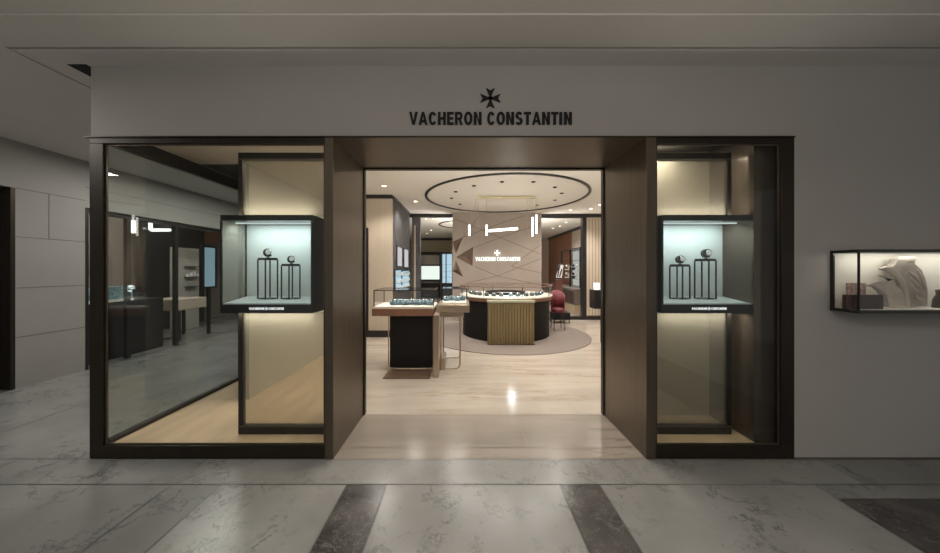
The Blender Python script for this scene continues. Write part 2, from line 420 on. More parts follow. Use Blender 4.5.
pf = MB()                                        # raised oak platform of the left bay
pts = [(-2.75, D+.036), (LJ0, D+.036), (LJ0, Y2+.05), (-1.10, 3.35), (-1.69, 5.2), (-2.238, 5.2), (-2.238, 3.23), (-2.75, 3.23)]
pf.prism([(x, y, .004) for x, y in pts], (0, 0, .086))
pf.prism([(-2.75, 3.232, .004), (-2.3, 3.232, .004), (-2.3, 3.9, .004), (-2.75, 3.9, .004)], (0, 0, .086))
pf.box(RJ1, 2.28, D+.036, 2.88, .004, .09)
struct('floor_platform', pf, M['oak'])

cs = MB()
cs.box(-2.86, 4.6, Y2, 8.87, ZS, ZS+.1); cs.box(-2.86, 4.6, 8.87, 16.2, ZS, ZS+.1)
struct('ceiling_shop', cs, M['shopceil'])
sf = MB()                                        # bay soffits
sf.prism([(x, y, 2.54) for x, y in pts], (0, 0, .05), 0)
sf.prism([(-2.75, 3.232, 2.54), (-2.3, 3.232, 2.54), (-2.3, 3.9, 2.54), (-2.75, 3.9, 2.54)], (0, 0, .05), 1)
sf.box(RJ1, 2.40, D+.036, 2.88, 2.54, 2.59, 1)
struct('ceiling_bay', sf, [M['beige'], M['bronze']])

w = MB()                                         # glossy beige partition left of the shop
w.box(-2.30, -2.24, 3.23, 6.61, .0, ZS)
struct('wall_partition', w, M['beige_g'])
w = MB()
w.box(-2.75, -2.31, 3.9, 4.0, 0, ZC); w.box(-2.80, -2.75, 3.905, 16, 0, ZC)
struct('wall_outer', w, M['stonetile'])
# side glass of the left bay with its base and head rails
s = MB(); s.box(-2.80, -2.752, D+.036, 3.895, .004, .12); s.box(-2.80, -2.752, D+.036, 3.895, 2.42, 2.54); s.box(-2.80, -2.752, 3.84, 3.895, .12, 2.42)
sw = struct('window_3', s, M['bronze'], None, .002)
MB().box(-2.785, -2.778, D+.036, 3.84, .12, 2.42).build('window_pane', M['glass_side'], sw)
# right bay: dark side wall, return and beige back wall
w = MB(); w.box(2.285, 2.42, 2.46, 2.95, 0.0, 2.54)
w.box(2.285, GX(790, D)-.01, D+.08, 2.459, .0, 2.54)
struct('wall_bay_side', w, plain('dark_bronze_panel', (.13, .10, .075), .12, .55, var=.05, scale=2))
w = MB(); w.box(RJ1, 2.284, 2.885, 2.95, .0, 2.54)
struct('wall_bay_back', w, M['beige_g'])
# shop walls
w = MB(); w.box(RJ1, 4.6, Y2-.1, Y2, 0, ZS); struct('wall_front_inner', w, M['beige'])
w = MB(); w.box(4.5, 4.6, Y2, 8.8, 0, ZS); struct('wall_right', w, M['beige'])
# left: beige pier facing us, dark slate flank behind it
YP = YF(337)
w = MB()
w.box(-2.24, GX(392, YP), YP, YP+.08, .14, 2.97); w.box(-2.24, GX(392, YP), YP-.015, YP+.07, .0, .14, 1)
w.box(-2.24, GX(392, YP)+.01, YP-.03, YP+.08, 2.95, ZS, 1)
w.box(GX(364.5, YP), GX(368.5, YP), YP-.012, YP, .05, 2.33, 1)
struct('wall_pier', w, [M['beige'], M['black']])
XL = GX(392, YP)
w = MB(); w.box(XL-.15, XL, YP+.085, 8.75, 0, ZS-.07); w.box(XL-.15, XL+.02, YP+.085, 8.75, ZS-.07, ZS, 1)
struct('wall_slate', w, [M['stone'], M['black']])
YH = 8.87
w = MB()
w.box(GX(409.5, YH), GX(454, YH), YH, YH+.15, GZ(217, YH), ZS)
w.box(GX(541, YH), GX(603, YH)+.6, YH, YH+.15, GZ(217.5, YH), ZS)
w.box(GX(582.5, YH), GX(586.5, YH), YH-.01, YH+.15, 0, GZ(217.5, YH))
w.box(GX(412, YH), GX(420, YH), YH, YH+.2, 0, GZ(217, YH), 1)
w.box(GX(414, YH), GX(415.7, YH), YH-.02, YH, 0, 2.7, 2)
struct('wall_header', w, [M['black'], M['stone'], M['beige']])
w = MB(); w.box(GX(586.5, YH), 4.5, YH, YH+.15, .12, GZ(217.5, YH))
w.box(GX(545, YH), 4.5, YH-.02, YH+.1, 0, .09, 1)
for i in range(5):
    x = GX(589+3.2*i, YH); w.box(x, x+.008, YH-.003, YH, .12, 2.9, 1)
struct('wall_rear', w, [M['beige'], M['black']])
# rooms beyond
w = MB(); w.box(-2.74, -.2, 15.9, 16.0, 0, ZS); w.box(-2.6, -.2, 15.86, 15.9, GZ(240.5, 15.9), GZ(238, 15.9), 1); w.box(-2.6, -.2, 15.86, 15.9, GZ(254, 15.9), GZ(252, 15.9), 1)
w.box(-.2, -.1, 12.5, 16, 0, ZS)
struct('wall_far_left', w, [plain('olive_beige', (.40, .35, .25), .6), M['black']])
w = MB(); w.box(4.35, 4.49, 9.05, 12.5, 0, ZS, 0); w.box(4.35, 4.45, 12.5, 16, 0, ZS, 1); w.box(4.28, 4.35, 9.05, 16, ZS-.09, ZS, 2)
w.box(2.3, 4.35, 15.9, 16, 0, ZS, 0)
struct('wall_far_right', w, [M['beige'], M['wood'], M['black']])

# ceiling ring and second ring beyond
r = MB(); r.lathe([(1.70, ZS-.02), (1.755, ZS-.02), (1.755, ZS), (1.70, ZS), (1.70, ZS-.02)], (.905, 6.82), 96)
struct('trim_4', r, M['black'])
r = MB(); r.lathe([(1.0, ZS-.02), (1.06, ZS-.02), (1.06, ZS), (1.0, ZS), (1.0, ZS-.02)], (.16, 11.), 64)
struct('trim_5', r, M['black'])

# ---- feature wall with facets
YW = 8.70
x0, x1 = GX(452.5, YW), GX(541.5, YW)
w = MB(); w.box(x0, x1, YW, YW+.16, 0, ZS-.001)
def W4(u, v, y=YW): return P(450+u/6.51, 205+v/6.51, y)
def groove(pl):
    for (a, b) in zip(pl[:-1], pl[1:]):
        A = W4(*a); B = W4(*b); dv = (B-A).normalized(); n = Vector((-dv.z, 0, dv.x))*.009
        w.prism([A+n, A-n, B-n, B+n], (0, -.004, 0), 1)
groove([(30, 90), (330, 212), (588, 320)]); groove([(160, 275), (330, 212), (588, 120)])
groove([(155, 398), (310, 462), (588, 350)]); groove([(60, 520), (310, 462), (588, 520)])
groove([(588, 260), (400, 400), (588, 440)]); groove([(85, 210), (190, 70)]); groove([(85, 210), (330, 120), (480, 70)])
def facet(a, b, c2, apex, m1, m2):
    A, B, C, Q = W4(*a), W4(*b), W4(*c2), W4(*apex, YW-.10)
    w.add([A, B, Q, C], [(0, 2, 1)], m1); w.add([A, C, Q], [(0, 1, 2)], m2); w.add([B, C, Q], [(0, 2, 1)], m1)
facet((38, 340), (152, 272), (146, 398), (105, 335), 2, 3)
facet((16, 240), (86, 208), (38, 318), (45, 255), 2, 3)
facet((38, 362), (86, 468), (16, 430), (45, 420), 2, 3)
struct('wall_feature', w, [M['feature'], M['feature_line'], M['feature_brown'], M['feature_mid']])

# ================================================================== THINGS
# shop sign on the facade
root = empty('shop_sign', (GX(490, D), D, GZ(125, D)), 'black raised shop name and cross emblem on the plaster wall over the entrance', 'sign')
mb = MB(); lettering(mb, 'VACHERON CONSTANTIN', GX(409.5, D), GX(571.5, D), GZ(125, D), GZ(112.6, D), D-.0005, .012); mb.build('lettering', M['dark'], root)
mb = MB(); maltese(mb, GX(490.3, D), GZ(98.7, D), GZ(88.6, D)-GZ(98.7, D), D-.0005, .012); mb.build('emblem', M['dark'], root)
# glowing sign on the feature wall
YL = YW-.012
root = empty('wall_sign', (GX(498, YL), YL, GZ(261, YL)), 'small glowing white shop name and cross on the taupe wall behind the counter', 'sign')
mb = MB(); lettering(mb, 'VACHERON CONSTANTIN', GX(475.5, YL), GX(520, YL), GZ(261, YL), GZ(257, YL), YL, .02); mb.build('lettering', M['signglow'], root)
mb = MB(); maltese(mb, GX(497.2, YL), GZ(253, YL), 3.3*YL/F, YL, .02); mb.build('emblem', M['signglow'], root)

# ---- glass screens in the bays
YN = 2.566
def screen(x0, x1, zlo, zhi, bz0, bz1, mat, label, solid_left):
    root = empty('glass_screen', ((x0+x1)/2, YN, .09), label, 'screen', 'framed glass screens behind the showcases')
    st = .034; ztp = GZ(153.5, YN)
    lf = MB(); 
    y0, y1 = YN-.02, YN+.02
    sx = (x0, x0+st) if solid_left else (x1-st, x1)
    lf.box(x0, x1, y0, y1, .092, zlo); lf.box(sx[0], sx[1], y0, y1, zlo, bz0)
    lf.build('lower_frame', M['bronze'], root)
    lf = MB(); lf.box(x0, x1, y0, y1, zhi, ztp); lf.box(sx[0], sx[1], y0, y1, bz1, zhi)
    lf.build('upper_frame', M['bronze'], root)
    bd = MB(); e = .008
    bd.box(x0, x1, y0-.006, y0, zlo-.01, zlo); bd.build('bead', M['bronze_l'], root)
    MB().box(x0, x1, y0-.006, y0, zhi, zhi+.01).build('bead', M['bronze_l'], root)
    a0, a1 = (x0+st, x1) if solid_left else (x0, x1-st)
    MB().box(a0, a1, YN-.004, YN+.004, zlo, bz0).build('pane', mat, root)
    MB().box(a0, a1, YN-.004, YN+.004, bz1, zhi).build('pane', mat, root)
YB0 = 2.454; BZ0 = GZ(313.3, YB0); BZ1 = GZ(214.8, YB0)
screen(GX(240, YN), LJ0-.004, GZ(424.5, YN), GZ(160.5, YN), BZ0-.004, BZ1+.004, M['gauze'], 'bronze framed beige glass screen standing in the left shop window', True)
screen(RJ1+.004, GX(729.5, YN), GZ(424.5, YN), GZ(160.5, YN), BZ0-.004, BZ1+.004, M['gauze_r'], 'bronze framed beige glass screen standing in the right shop window', False)

# ---- lit display showcases
def showcase(xa, xb, black_side, label):
    yb = YB0*1.125
    root = empty('display_showcase', ((xa+xb)/2, YB0, BZ0), label, 'showcase', 'lit box showcases in the shop windows')
    th = .018
    zf = GZ(303.5, YB0); zf2 = GZ(296, yb)
    h = MB(); bot = GZ(304.6, YB0)
    h.box(xa, xb, YB0, yb, BZ0, bot)                                  # base
    h.build('base', M['black'], root, .003)
    top = MB(); zt0 = GZ(220.5, YB0)
    top.box(xa, xb, YB0, yb, zt0, BZ1)
    top.build('top', M['green_blk'], root, .003)
    tr = MB()
    tr.prism([(xa+th, YB0+.01, bot), (xa+th, yb-.02, bot), (xa+th, yb-.02, zf2), (xa+th, YB0+.01, zf)], (xb-xa-2*th, 0, 0))
    tr.build('tray', M['traywhite'], root)
    bk = MB()
    if black_side > 0: bx0, bx1 = GX(245, yb-.02), xb-th
    else: bx0, bx1 = xa+th, GX(723.6, yb-.02)
    bk.box(bx0, bx1, yb-.02, yb, bot, zt0); bk.build('back_panel', M['coolwhite'], root)
    sd = MB()
    if black_side > 0: sd.box(xb-th, xb, YB0, yb, bot, zt0)
    else: sd.box(xa, xa+th, YB0, yb, bot, zt0)
    sd.build('side_panel', M['black'], root)
    fr = MB(); e = .012                                               # slim edge posts
    xs2 = xa if black_side > 0 else xb-e
    fr.box(xs2, xs2+e, YB0, YB0+e, bot, zt0); fr.box(xs2, xs2+e, yb-e-.02, yb-.02, bot, zt0)
    fr.build('corner_post', M['green_blk'], root)
    gl = MB(); gl.box(xa+.001, xb-th, YB0+.002, YB0+.007, bot, zt0); gl.build('front_glass', M['glass'], root)
    gs = MB()
    if black_side > 0: gs.box(xa+.002, xa+.008, YB0+e, yb-e-.02, bot, zt0)
    else: gs.box(xb-.008, xb-.002, YB0+e, yb-e-.02, bot, zt0)
    gs.build('side_glass', M['pale_veil'], root)
    ls = MB(); ls.box(xa+.04, xb-.04, YB0+.11, YB0+.135, zt0-.008, zt0-.001); ls.build('light_strip', M['stripglow'], root)
    # lettering on the base
    lt = MB(); cx = GX(266.5, YB0) if black_side > 0 else GX(709, YB0); hw = 17.3*YB0/F; zc = GZ(308.6, YB0); hh = 1.15*YB0/F
    lettering(lt, 'VACHERON', cx-hw, cx-.018, zc-hh, zc+hh, YB0-.0005, .002); lettering(lt, 'CONSTANTIN', cx+.018, cx+hw, zc-hh, zc+hh, YB0-.0005, .002)
    maltese(lt, cx, zc, .014, YB0-.0005, .002)
    lt.build('lettering', M['plateglow'], root)
    # lamps of the case: inside its top, and washing the screen above and below
    def area(loc, sx, sy, w, rx, col=(1, 1, 1)):
        l = bpy.data.lights.new('showcase_light', 'AREA'); l.shape = 'RECTANGLE'; l.size = sx; l.size_y = sy; l.energy = w; l.color = col
        o = bpy.data.objects.new('showcase_light', l); COL.objects.link(o); o.location = loc; o.rotation_euler = (rx, 0, 0); o.parent = root
        o.location = Vector(loc)-WLOC[root.name]
    xm = (xa+xb)/2; wd = xb-xa-.1
    area((xm, YB0+.12, zt0-.012), wd, .03, 1.8, .25, (.86, 1, .98))
    area((xm, YB0+.05, BZ1+.01), wd, .03, 1.5, PI-.25, (1, .94, .82))
    area((xm, YB0+.05, BZ0-.01), wd, .03, 1.5, .25, (1, .95, .83))
    return root, yb
LBX = (GX(220, YB0), GX(313, YB0)); RBX = (GX(663.5, YB0)-.018-0.0, GX(754.5, YB0))
showcase(LBX[0], LBX[1], 1, 'lit black box showcase with two stands, in the left shop window')
showcase(RBX[0], RBX[1], -1, 'lit black box showcase with two stands, in the right shop window')

# ---- pedestals and watches
def pedestal(px0, px1, pyt, label, mirror):
    Y = 2.625; sc = Y/F*.9
    cx = GX((px0+px1)/2, Y); R = (px1-px0)/2*sc/math.cos(.24)
    zb = GZ(303.5, YB0)+(GZ(296, YB0*1.125)-GZ(303.5, YB0))*(Y-YB0-.01)/(YB0*.125-.03)-.004
    zt_ = GZ(pyt, Y)
    root = empty('display_pedestal', (cx, Y, zb+.006), label, 'pedestal', 'black wire pedestals in the lit showcases')
    th0 = .24 if not mirror else -.24
    cs_ = [(cx+R*math.cos(th0+k*PI/2), Y+R*math.sin(th0+k*PI/2)*.8) for k in range(4)]
    rd = MB(); a = .0042
    for (x, y) in cs_: rd.box(x-a, x+a, y-a, y+a, zb+.006, zt_)
    for i in range(4):
        (x, y), (u, v) = cs_[i], cs_[(i+1) % 4]
        rd.tube([(x, y, zb+.009), (u, v, zb+.009)], .0042, 4)
    rd.build('frame', M['blackm'], root)
    tp = MB(); tp.prism([(x, y, zt_-.006) for x, y in cs_], (0, 0, .02)); tp.build('top', M['black'], root)
    return cx, Y, zt_+.014
def watch(cx, Y, z, r, label, flip):
    root = empty('wristwatch', (cx, Y, z), label, 'watch', 'watches shown on pedestals in the lit showcases')
    s_ = -1 if flip else 1
    st = MB(); st.box(cx-.004, cx+.004, Y-.004, Y+.004, z, z+r*.5); st.lathe([(0, z), (.014, z), (.012, z+.004), (0, z+.004)], (cx, Y), 16)
    st.build('holder', M['blackm'], root)
    zc = z+r*1.25
    # strap: a wide band bent into an open C
    band = MB(); n = 28; prof = []
    for i in range(n+1):
        a = math.radians(50+270*i/n); w_ = .016*(.5+.5*math.sin(PI*i/n))
        prof.append((a, w_))
    vs = []; fs = []
    for a, w_ in prof:
        for rr in (r, r-w_-.003):
            for yy in (-.013, .013): vs.append((cx+s_*rr*math.cos(a), Y+yy, zc+rr*math.sin(a)))
    for i in range(n):
        b = 4*i
        for (p_, q_) in ((0, 1), (1, 3), (3, 2), (2, 0)): fs.append((b+p_, b+q_, b+4+q_, b+4+p_))
    band.add(vs, fs, 0, False); band.build('strap', M['dialblack'], root)
    cz = zc+r*.15; cc = cx+s_*r*.32
    cs_ = MB(); n = 20
    cs_.prism([(cc+r*.74*math.cos(2*PI*k/n), Y-.018, cz+r*.74*math.sin(2*PI*k/n)) for k in range(n)], (0, .01, 0), 0, True)
    cs_.build('case', M['silver'], root)
    dl = MB(); dl.prism([(cc+r*.6*math.cos(2*PI*k/n), Y-.0195, cz+r*.6*math.sin(2*PI*k/n)) for k in range(n)], (0, .001, 0), 0, True)
    dl.build('dial', M['whitedial'], root)
    cr = MB(); cr.tube([(cc+s_*r*.62, Y-.013, cz), (cc+s_*r*.75, Y-.013, cz)], .003, 6); cr.build('crown', M['silver'], root)
for a in [(258, 277.5, 259.5, 'taller black wire pedestal in the left window showcase', 'watch on the taller pedestal of the left window showcase', 268, 4.1, False),
          (281.5, 300, 265.5, 'shorter black wire pedestal in the left window showcase', 'watch on the shorter pedestal of the left window showcase', 291.5, 3.6, False),
          (670, 689.5, 266, 'shorter black wire pedestal in the right window showcase', 'watch on the shorter pedestal of the right window showcase', 680, 3.9, False),
          (695, 715.5, 260.5, 'taller black wire pedestal in the right window showcase', 'watch on the taller pedestal of the right window showcase', 706, 4.3, False)]:
    cx, Y, z = pedestal(a[0], a[1], a[2], a[3], a[0] > 400)
    watch(GX(a[5], Y), Y, z, a[6]*Y/F, a[4], a[7])

# ---- wall showcase on the right
YR = 2.19
CX0, CX1 = GX(859, YR), 4.3
cz1, cz0 = GZ(249.3, YR), GZ(313.6, YR)
CXB = GX(829, D)
root = empty('wall_showcase', ((CX0+CX1)/2, D, cz0), 'long lit glass showcase with black frame fixed to the wall right of the entrance', 'showcase')
b = .022
fr = MB()
fr.box(CX0, CX1, YR, D-.001, cz0, cz0+b); fr.box(CX0, CX1, YR, YR+b, cz1-b, cz1); fr.box(CX0, CX1, D-b, D-.001, cz1-b, cz1)
fr.box(CX0, CX0+b, YR+b, D-b, cz1-b, cz1); fr.box(CX0, CX0+b*.7, D-b, D-.001, cz0+b, cz1-b)
fr.build('frame', M['green_blk'], root, .002)
MB().box(CX0+.002, CX0+.012, YR+.002, YR+.012, cz0+b, cz1-b).build('corner_post', M['green_blk'], root)
MB().box(CX0+b*.7, CX1, D-.014, D-.002, cz0+b, cz1-b).build('back_panel', M['caseback'], root)
MB().box(CX0+b, CX1, YR+b, D-.016, cz0+b, cz0+b+.006).build('tray', M['caseback'], root)
MB().box(CX0+.012, CX1, YR+.003, YR+.008, cz0+b, cz1-b).build('front_glass', M['glass'], root)
MB().box(CX0+.003, CX0+.008, YR+.012, D-b, cz0+b, cz1-b).build('side_glass', M['glass'], root)
MB().box(CX0+b, CX1, YR+b, D-b, cz1-.014, cz1-.006).build('top_panel', M['caseback'], root)
for k in range(3):
    l = bpy.data.lights.new('case_light', 'AREA'); l.shape = 'RECTANGLE'; l.size = .45; l.size_y = .04; l.energy = .45; l.color = (1, .96, .86)
    o = bpy.data.objects.new('case_light', l); COL.objects.link(o); o.parent = root
    o.location = Vector((CX0+.28+.5*k, YR+.05, cz1-.02))-WLOC[root.name]; o.rotation_euler = (.35, 0, 0)
zfl = cz0+b+.006
# draped shell of bent plaster sheets
def shell(mb, cx, cz, rx, rz, a0, a1, y0, y1, th, mi=0, n=24):
    for i in range(n):
        A = math.radians(a0+(a1-a0)*i/n); B = math.radians(a0+(a1-a0)*(i+1)/n)
        def q(a, k): return (cx+rx*k*math.cos(a), cz+rz*k*math.sin(a))
        o1, o2, i1, i2 = q(A, 1), q(B, 1), q(A, 1-th), q(B, 1-th)
        vs = [(o1[0], y0, o1[1]), (o2[0], y0, o2[1]), (i2[0], y0, i2[1]), (i1[0], y0, i1[1]), (o1[0], y1, o1[1]), (o2[0], y1, o2[1]), (i2[0], y1, i2[1]), (i1[0], y1, i1[1])]
        mb.add(vs, [(0, 3, 2, 1), (4, 5, 6, 7), (0, 1, 5, 4), (2, 3, 7, 6), (0, 4, 7, 3), (1, 2, 6, 5)], mi, False)
YO = 2.25
def V2(u, v, y=YO): return P(870+u/7.37, 244+v/7.37, y)
def zclamp(p): return (p[0], p[1], max(p[2], zfl+.001))
root = empty('plaster_sculpture', (GX(903, YO), YO, zfl), 'beige plaster sculpture of fanned curved sheets inside the wall showcase', 'sculpture')
def sheet(outline, y0, y1, mat, name):
    m_ = MB(); m_.prism([zclamp(V2(u, v, y0)) for u, v in outline], (0, y1-y0, 0)); return m_.build(name, mat, root, .006)
sheet([(205, 108), (320, 112), (340, 150), (385, 190), (415, 260), (430, 340), (428, 458), (300, 466), (285, 380), (250, 300), (200, 215), (160, 170), (190, 145)], 2.262, 2.31, M['sculptd'], 'body')
cl = MB(); cl.lathe([(.030, V2(0, 150)[2]), (.062, V2(0, 135)[2]), (.066, V2(0, 95)[2]), (.058, V2(0, 92)[2]), (.052, V2(0, 120)[2])], (V2(262, 0, 2.285)[0], 2.285), 32, sx=1., sy=.4); cl.build('collar', M['sculpt'], root)
sheet([(80, 178), (130, 165), (200, 195), (260, 260), (290, 340), (300, 466), (270, 466), (262, 380), (235, 300), (190, 240), (140, 205), (90, 190)], 2.235, 2.256, M['sculpt'], 'sheet')
sheet([(60, 225), (110, 225), (180, 245), (200, 300), (240, 340), (268, 400), (280, 466), (100, 466), (100, 400), (70, 340), (20, 305), (0, 292), (20, 280), (70, 270), (150, 275), (175, 262), (110, 248)], 2.240, 2.254, M['sculpt'], 'sheet')
sheet([(-20, 300), (30, 300), (85, 335), (130, 385), (150, 466), (110, 466), (92, 400), (60, 350), (20, 318), (-18, 312)], 2.2365, 2.248, M['sculptd'], 'sheet')
for k, (u, v) in enumerate([(190, 330), (60, 330)]):
    pass
fo = MB()
for pl in ([(290, 205), (340, 245), (370, 290)], [(300, 250), (340, 300), (380, 320)], [(310, 300), (335, 350), (395, 365)], [(330, 340), (345, 400), (400, 410)], [(350, 190), (395, 260), (410, 330)]):
    fo.tube([V2(u, v, 2.26) for u, v in pl], [.004, .010, .003], 8)
fo.build('fold', M['sculpt'], root)
# dark box with mottled card behind it
bx0, bx1 = P(835, 0, 2.24)[0], P(878.5, 0, 2.24)[0]
ob = MB(); ob.box(GX(840, 2.24)+.01, GX(878.5, 2.24), 2.2125, 2.2355, zfl+.001, GZ(294.5, 2.24))
tag(ob.build('jewellery_box', M['walnut_dk'], None, .002), 'low dark brown box at the left end of the wall showcase', 'box')
ob = MB(); ob.box(GX(848, 2.30), GX(866, 2.30), 2.30, 2.312, zfl+.001, GZ(283, 2.30))
tag(ob.build('mottled_card', M['pattern']), 'mottled pink and grey card standing behind the dark brown box', 'card')
ob = MB(); ob.lathe([(0, zfl+.001), (.05, zfl+.001), (.045, zfl+.06), (.03, zfl+.10), (.034, GZ(290, 2.28)), (0, GZ(289, 2.28))], (GX(943, 2.28), 2.28), 24)
tag(ob.build('bronze_vase', M['walnut_dk']), 'dark object at the cut-off right end of the wall showcase', 'vase')

# ---- rug, round counter
CC = (.935, 7.0)
r = MB(); r.lathe([(0, .001), (1.8, .001), (1.8, .010), (1.79, .012), (0, .012)], CC, 96); tag(r.build('round_rug', M['rug']), 'round taupe rug under the round counter', 'rug')
root = empty('round_counter', (CC[0], CC[1], .012), 'round black counter with glass case top and fluted bronze front', 'counter')
MB().lathe([(0, .013), (.955, .013), (.955, .79), (0, .79)], CC, 72, smooth=False).build('base', M['blackleather'], root)
MB().lathe([(.0, .792), (1.0, .792), (1.0, .86), (0, .86)], CC, 72).build('slab', M['brownslab'], root)
MB().lathe([(0, .861), (1.02, .861), (1.02, .895), (.5, .896), (0, .896)], CC, 72).build('display_bed', M['cream'], root)
MB().lathe([(1.005, .897), (1.005, 1.085)], CC, 72).build('curved_glass', M['glass'], root)
rim = MB(); rim.lathe([(.985, 1.085), (1.012, 1.085), (1.012, 1.10), (.985, 1.10), (.985, 1.085)], CC, 72); rim.build('top_rim', M['brownslab'], root)
MB().lathe([(.0, 1.095), (.985, 1.095)], CC, 72).build('top_glass', M['glass'], root)
MB().lathe([(.43, .897), (.45, .897), (.45, .95), (.43, .95), (.43, .897)], CC, 48).build('inner_wall', M['blackleather'], root)
for k in range(8):
    a = 2*PI*k/8+.2; x, y = CC[0]+.995*math.cos(a), CC[1]+.995*math.sin(a); MB().tube([(x, y, .897), (x, y, 1.085)], .007, 6).build('glazing_post', M['blackm'], root)
for k in range(1):
    a = 1.5*PI; l = bpy.data.lights.new('case_light', 'POINT'); l.energy = 4.; l.shadow_soft_size = .06; l.color = (.80, .95, 1)
    o = bpy.data.objects.new('case_light', l); COL.objects.link(o); o.parent = root; o.location = Vector((CC[0]+.95*math.cos(a), CC[1]+.95*math.sin(a), 1.07))-WLOC[root.name]
# fluted front panel
yp = YF(345.5); px0, px1 = GX(488, yp), GX(534.5, yp)
fp = MB(); fp.box(px0, px1, yp+.03, yp+.16, .013, .81)
n = 16
for k in range(n):
    x = px0+(px1-px0)*(k+.5)/n; wd = (px1-px0)/n*.30
    fp.prism([(x-wd, yp+.03, .02), (x-wd*.6, yp, .02), (x+wd*.6, yp, .02), (x+wd, yp+.03, .02)], (0, 0, .77))
fp.build('fluted_panel', M['goldrib'], root)
MB().box(px0-.01, px1+.01, yp-.02, yp+.17, .812, .85).build('panel_ledge', M['goldtop'], root)
MB().box(px0-.01, px1+.01, yp-.01, yp+.03, .0125, .022).build('panel_plinth', M['bronze'], root)

# ---- small watches on cushions: one prototype, copied
def cushion_watch(name='watch_cushion'):
    root = empty(name, (0, 0, 0), '-', 'watch')
    c_ = MB(); c_.tube([(-.03, 0, .026), (.03, 0, .026)], .026, 10); c_.build('cushion', M['teal'], root)
    c_ = MB(); c_.lathe([(0, .046), (.024, .046), (.024, .058), (0, .058)], (0, -.008), 14); c_.build('case', M['silver'], root)
    c_ = MB(); c_.tube([(0, -.034, .03), (0, -.02, .052), (0, .02, .054), (0, .03, .03)], .007, 6); c_.build('strap', M['dialblack'], root)
    return root
proto = cushion_watch(); used = []
def put(x, y, z, rz, s, label, group):
    o = proto if not used else copy_tree(proto)
    used.append(1); o.location = (x, y, z); o.rotation_euler = (0, 0, rz); o.scale = (s, s, s)
    o['label'] = label; o['group'] = group; return o
for k in range(15):
    a = PI+PI*(k+.5)/15+random.uniform(-.03, .03)
    put(CC[0]+.80*math.cos(a), CC[1]+.80*math.sin(a), .897, a+PI/2, 1.35, 'small watch on a dark cushion inside the round counter case', 'watches in the round counter case')

# ---- showcase table (left) and its champagne wing
YT = 4.40
tx0, tx1 = GX(373.5, YT), GX(434, YT)
sz0, sz1 = GZ(316, YT), GZ(308.7, YT); gz1 = GZ(290, YT)
root = empty('showcase_table', ((tx0+tx1)/2, YT+.3, .0), 'black based showcase table with brown slab and long glass case, left in the shop', 'table')
bx0, bx1 = GX(389.5, YT), GX(432, YT)
MB().box(bx0, bx1, YT+.02, YT+.50, .05, sz0-.001).build('base', M['blackleather'], root, .004)
MB().box(tx0-.02, tx1-.015, YT-.02, YT+.60, sz0, sz1).build('slab', M['brownslab'], root, .006)
fr = MB(); e = .012
for (x, y) in ((tx0, YT), (tx1-e, YT), (tx0, YT+.56), (tx1-e, YT+.56)): fr.box(x, x+e, y, y+e, sz1+.03, gz1-e)
for y in (YT, YT+.56): fr.box(tx0, tx1, y, y+e, gz1-e, gz1)
for x in (tx0, tx1-e): fr.box(x, x+e, YT+e, YT+.56, gz1-e, gz1)
fr.build('case_frame', M['blackm'], root)
MB().box(tx0, tx1, YT, YT+.572, sz1+.001, sz1+.03).build('display_bed', M['cream'], root)
gm = MB(); gm.box(tx0+e, tx1-e, YT+.004, YT+.008, sz1+.03, gz1-e); gm.box(tx0+e, tx1-e, YT+.564, YT+.568, sz1+.03, gz1-e)
gm.box(tx0+.004, tx0+.008, YT+e, YT+.56, sz1+.03, gz1-e); gm.box(tx0+e, tx1-e, YT+e, YT+.56, gz1-.008, gz1-.003)
gm.build('case_glass', M['glass'], root)
lg = MB()
for y in (YT-.005, YT+.55):
    xa, xb = bx0-.012, bx1+.03
    lg = MB(); lg.tube([(xa, y, sz0-.001), (xa, y, .10), (xa+.02, y, .05), (xa+.06, y, .035), (xb-.06, y, .035), (xb, y, .05)], .010, 8)
    lg.build('loop_leg', M['champ'], root)
ft = MB(); ft.box(GX(385, 4.2), GX(444, 4.2)-.18, YF(379), YT+.02, .001, .014); ft.build('foot_plate', plain('brown_bronze_plate', (.16, .105, .07), .4, .4), root)
def case_lamp(x, y, z, sx, e_, root_):
    l = bpy.data.lights.new('case_light', 'AREA'); l.shape = 'RECTANGLE'; l.size = sx; l.size_y = .02; l.energy = e_; l.color = (.92, 1, .98)
    o = bpy.data.objects.new('case_light', l); COL.objects.link(o); o.parent = root_; o.location = Vector((x, y, z))-WLOC[root_.name]; o.rotation_euler = (.5, 0, 0)
case_lamp((tx0+tx1)/2, YT+.03, gz1-.015, .75, 1.5, root)
for k in range(7):
    put(tx0+.25+.09*k, YT+.16+.05*(k % 2), sz1+.031, PI+random.uniform(-.3, .3), 1.5, 'small watch on a dark cushion inside the long case of the showcase table', 'watches in the long table case')
YG = 4.42
wx0, wx1 = GX(437, YG), GX(469.5, YG)
root = empty('side_desk', ((wx0+wx1)/2, YG+.3, 0), 'champagne bronze desk with small glass case, against the showcase table', 'desk')
dz0, dz1 = GZ(314, YG), GZ(305, YG)
MB().box(wx0, wx1, YG-.0, YG+.75, dz0+.02, dz1).build('top', M['champ'], root, .008)
MB().box(wx0+.04, wx1-.08, YG+.03, YG+.6, dz0-.05, dz0+.019).build('drawer', M['champ'], root, .004)
MB().box(GX(433.5, 4.15), GX(438.5, 4.15), 4.13, 4.32, .002, .80).build('panel_leg', M['champ'], root, .004)
MB().box(GX(433.5, 4.15), GX(438.5, 4.15), 4.14, 4.48, .80, .83).build('leg_bracket', M['champ'], root)
MB().box(wx0+.02, wx0+.11, YG+.02, YG+.4, .002, .17).build('foot_block', M['champ'], root, .004)
lg = MB(); xa, xb = GX(441, YG), GX(460, YG)
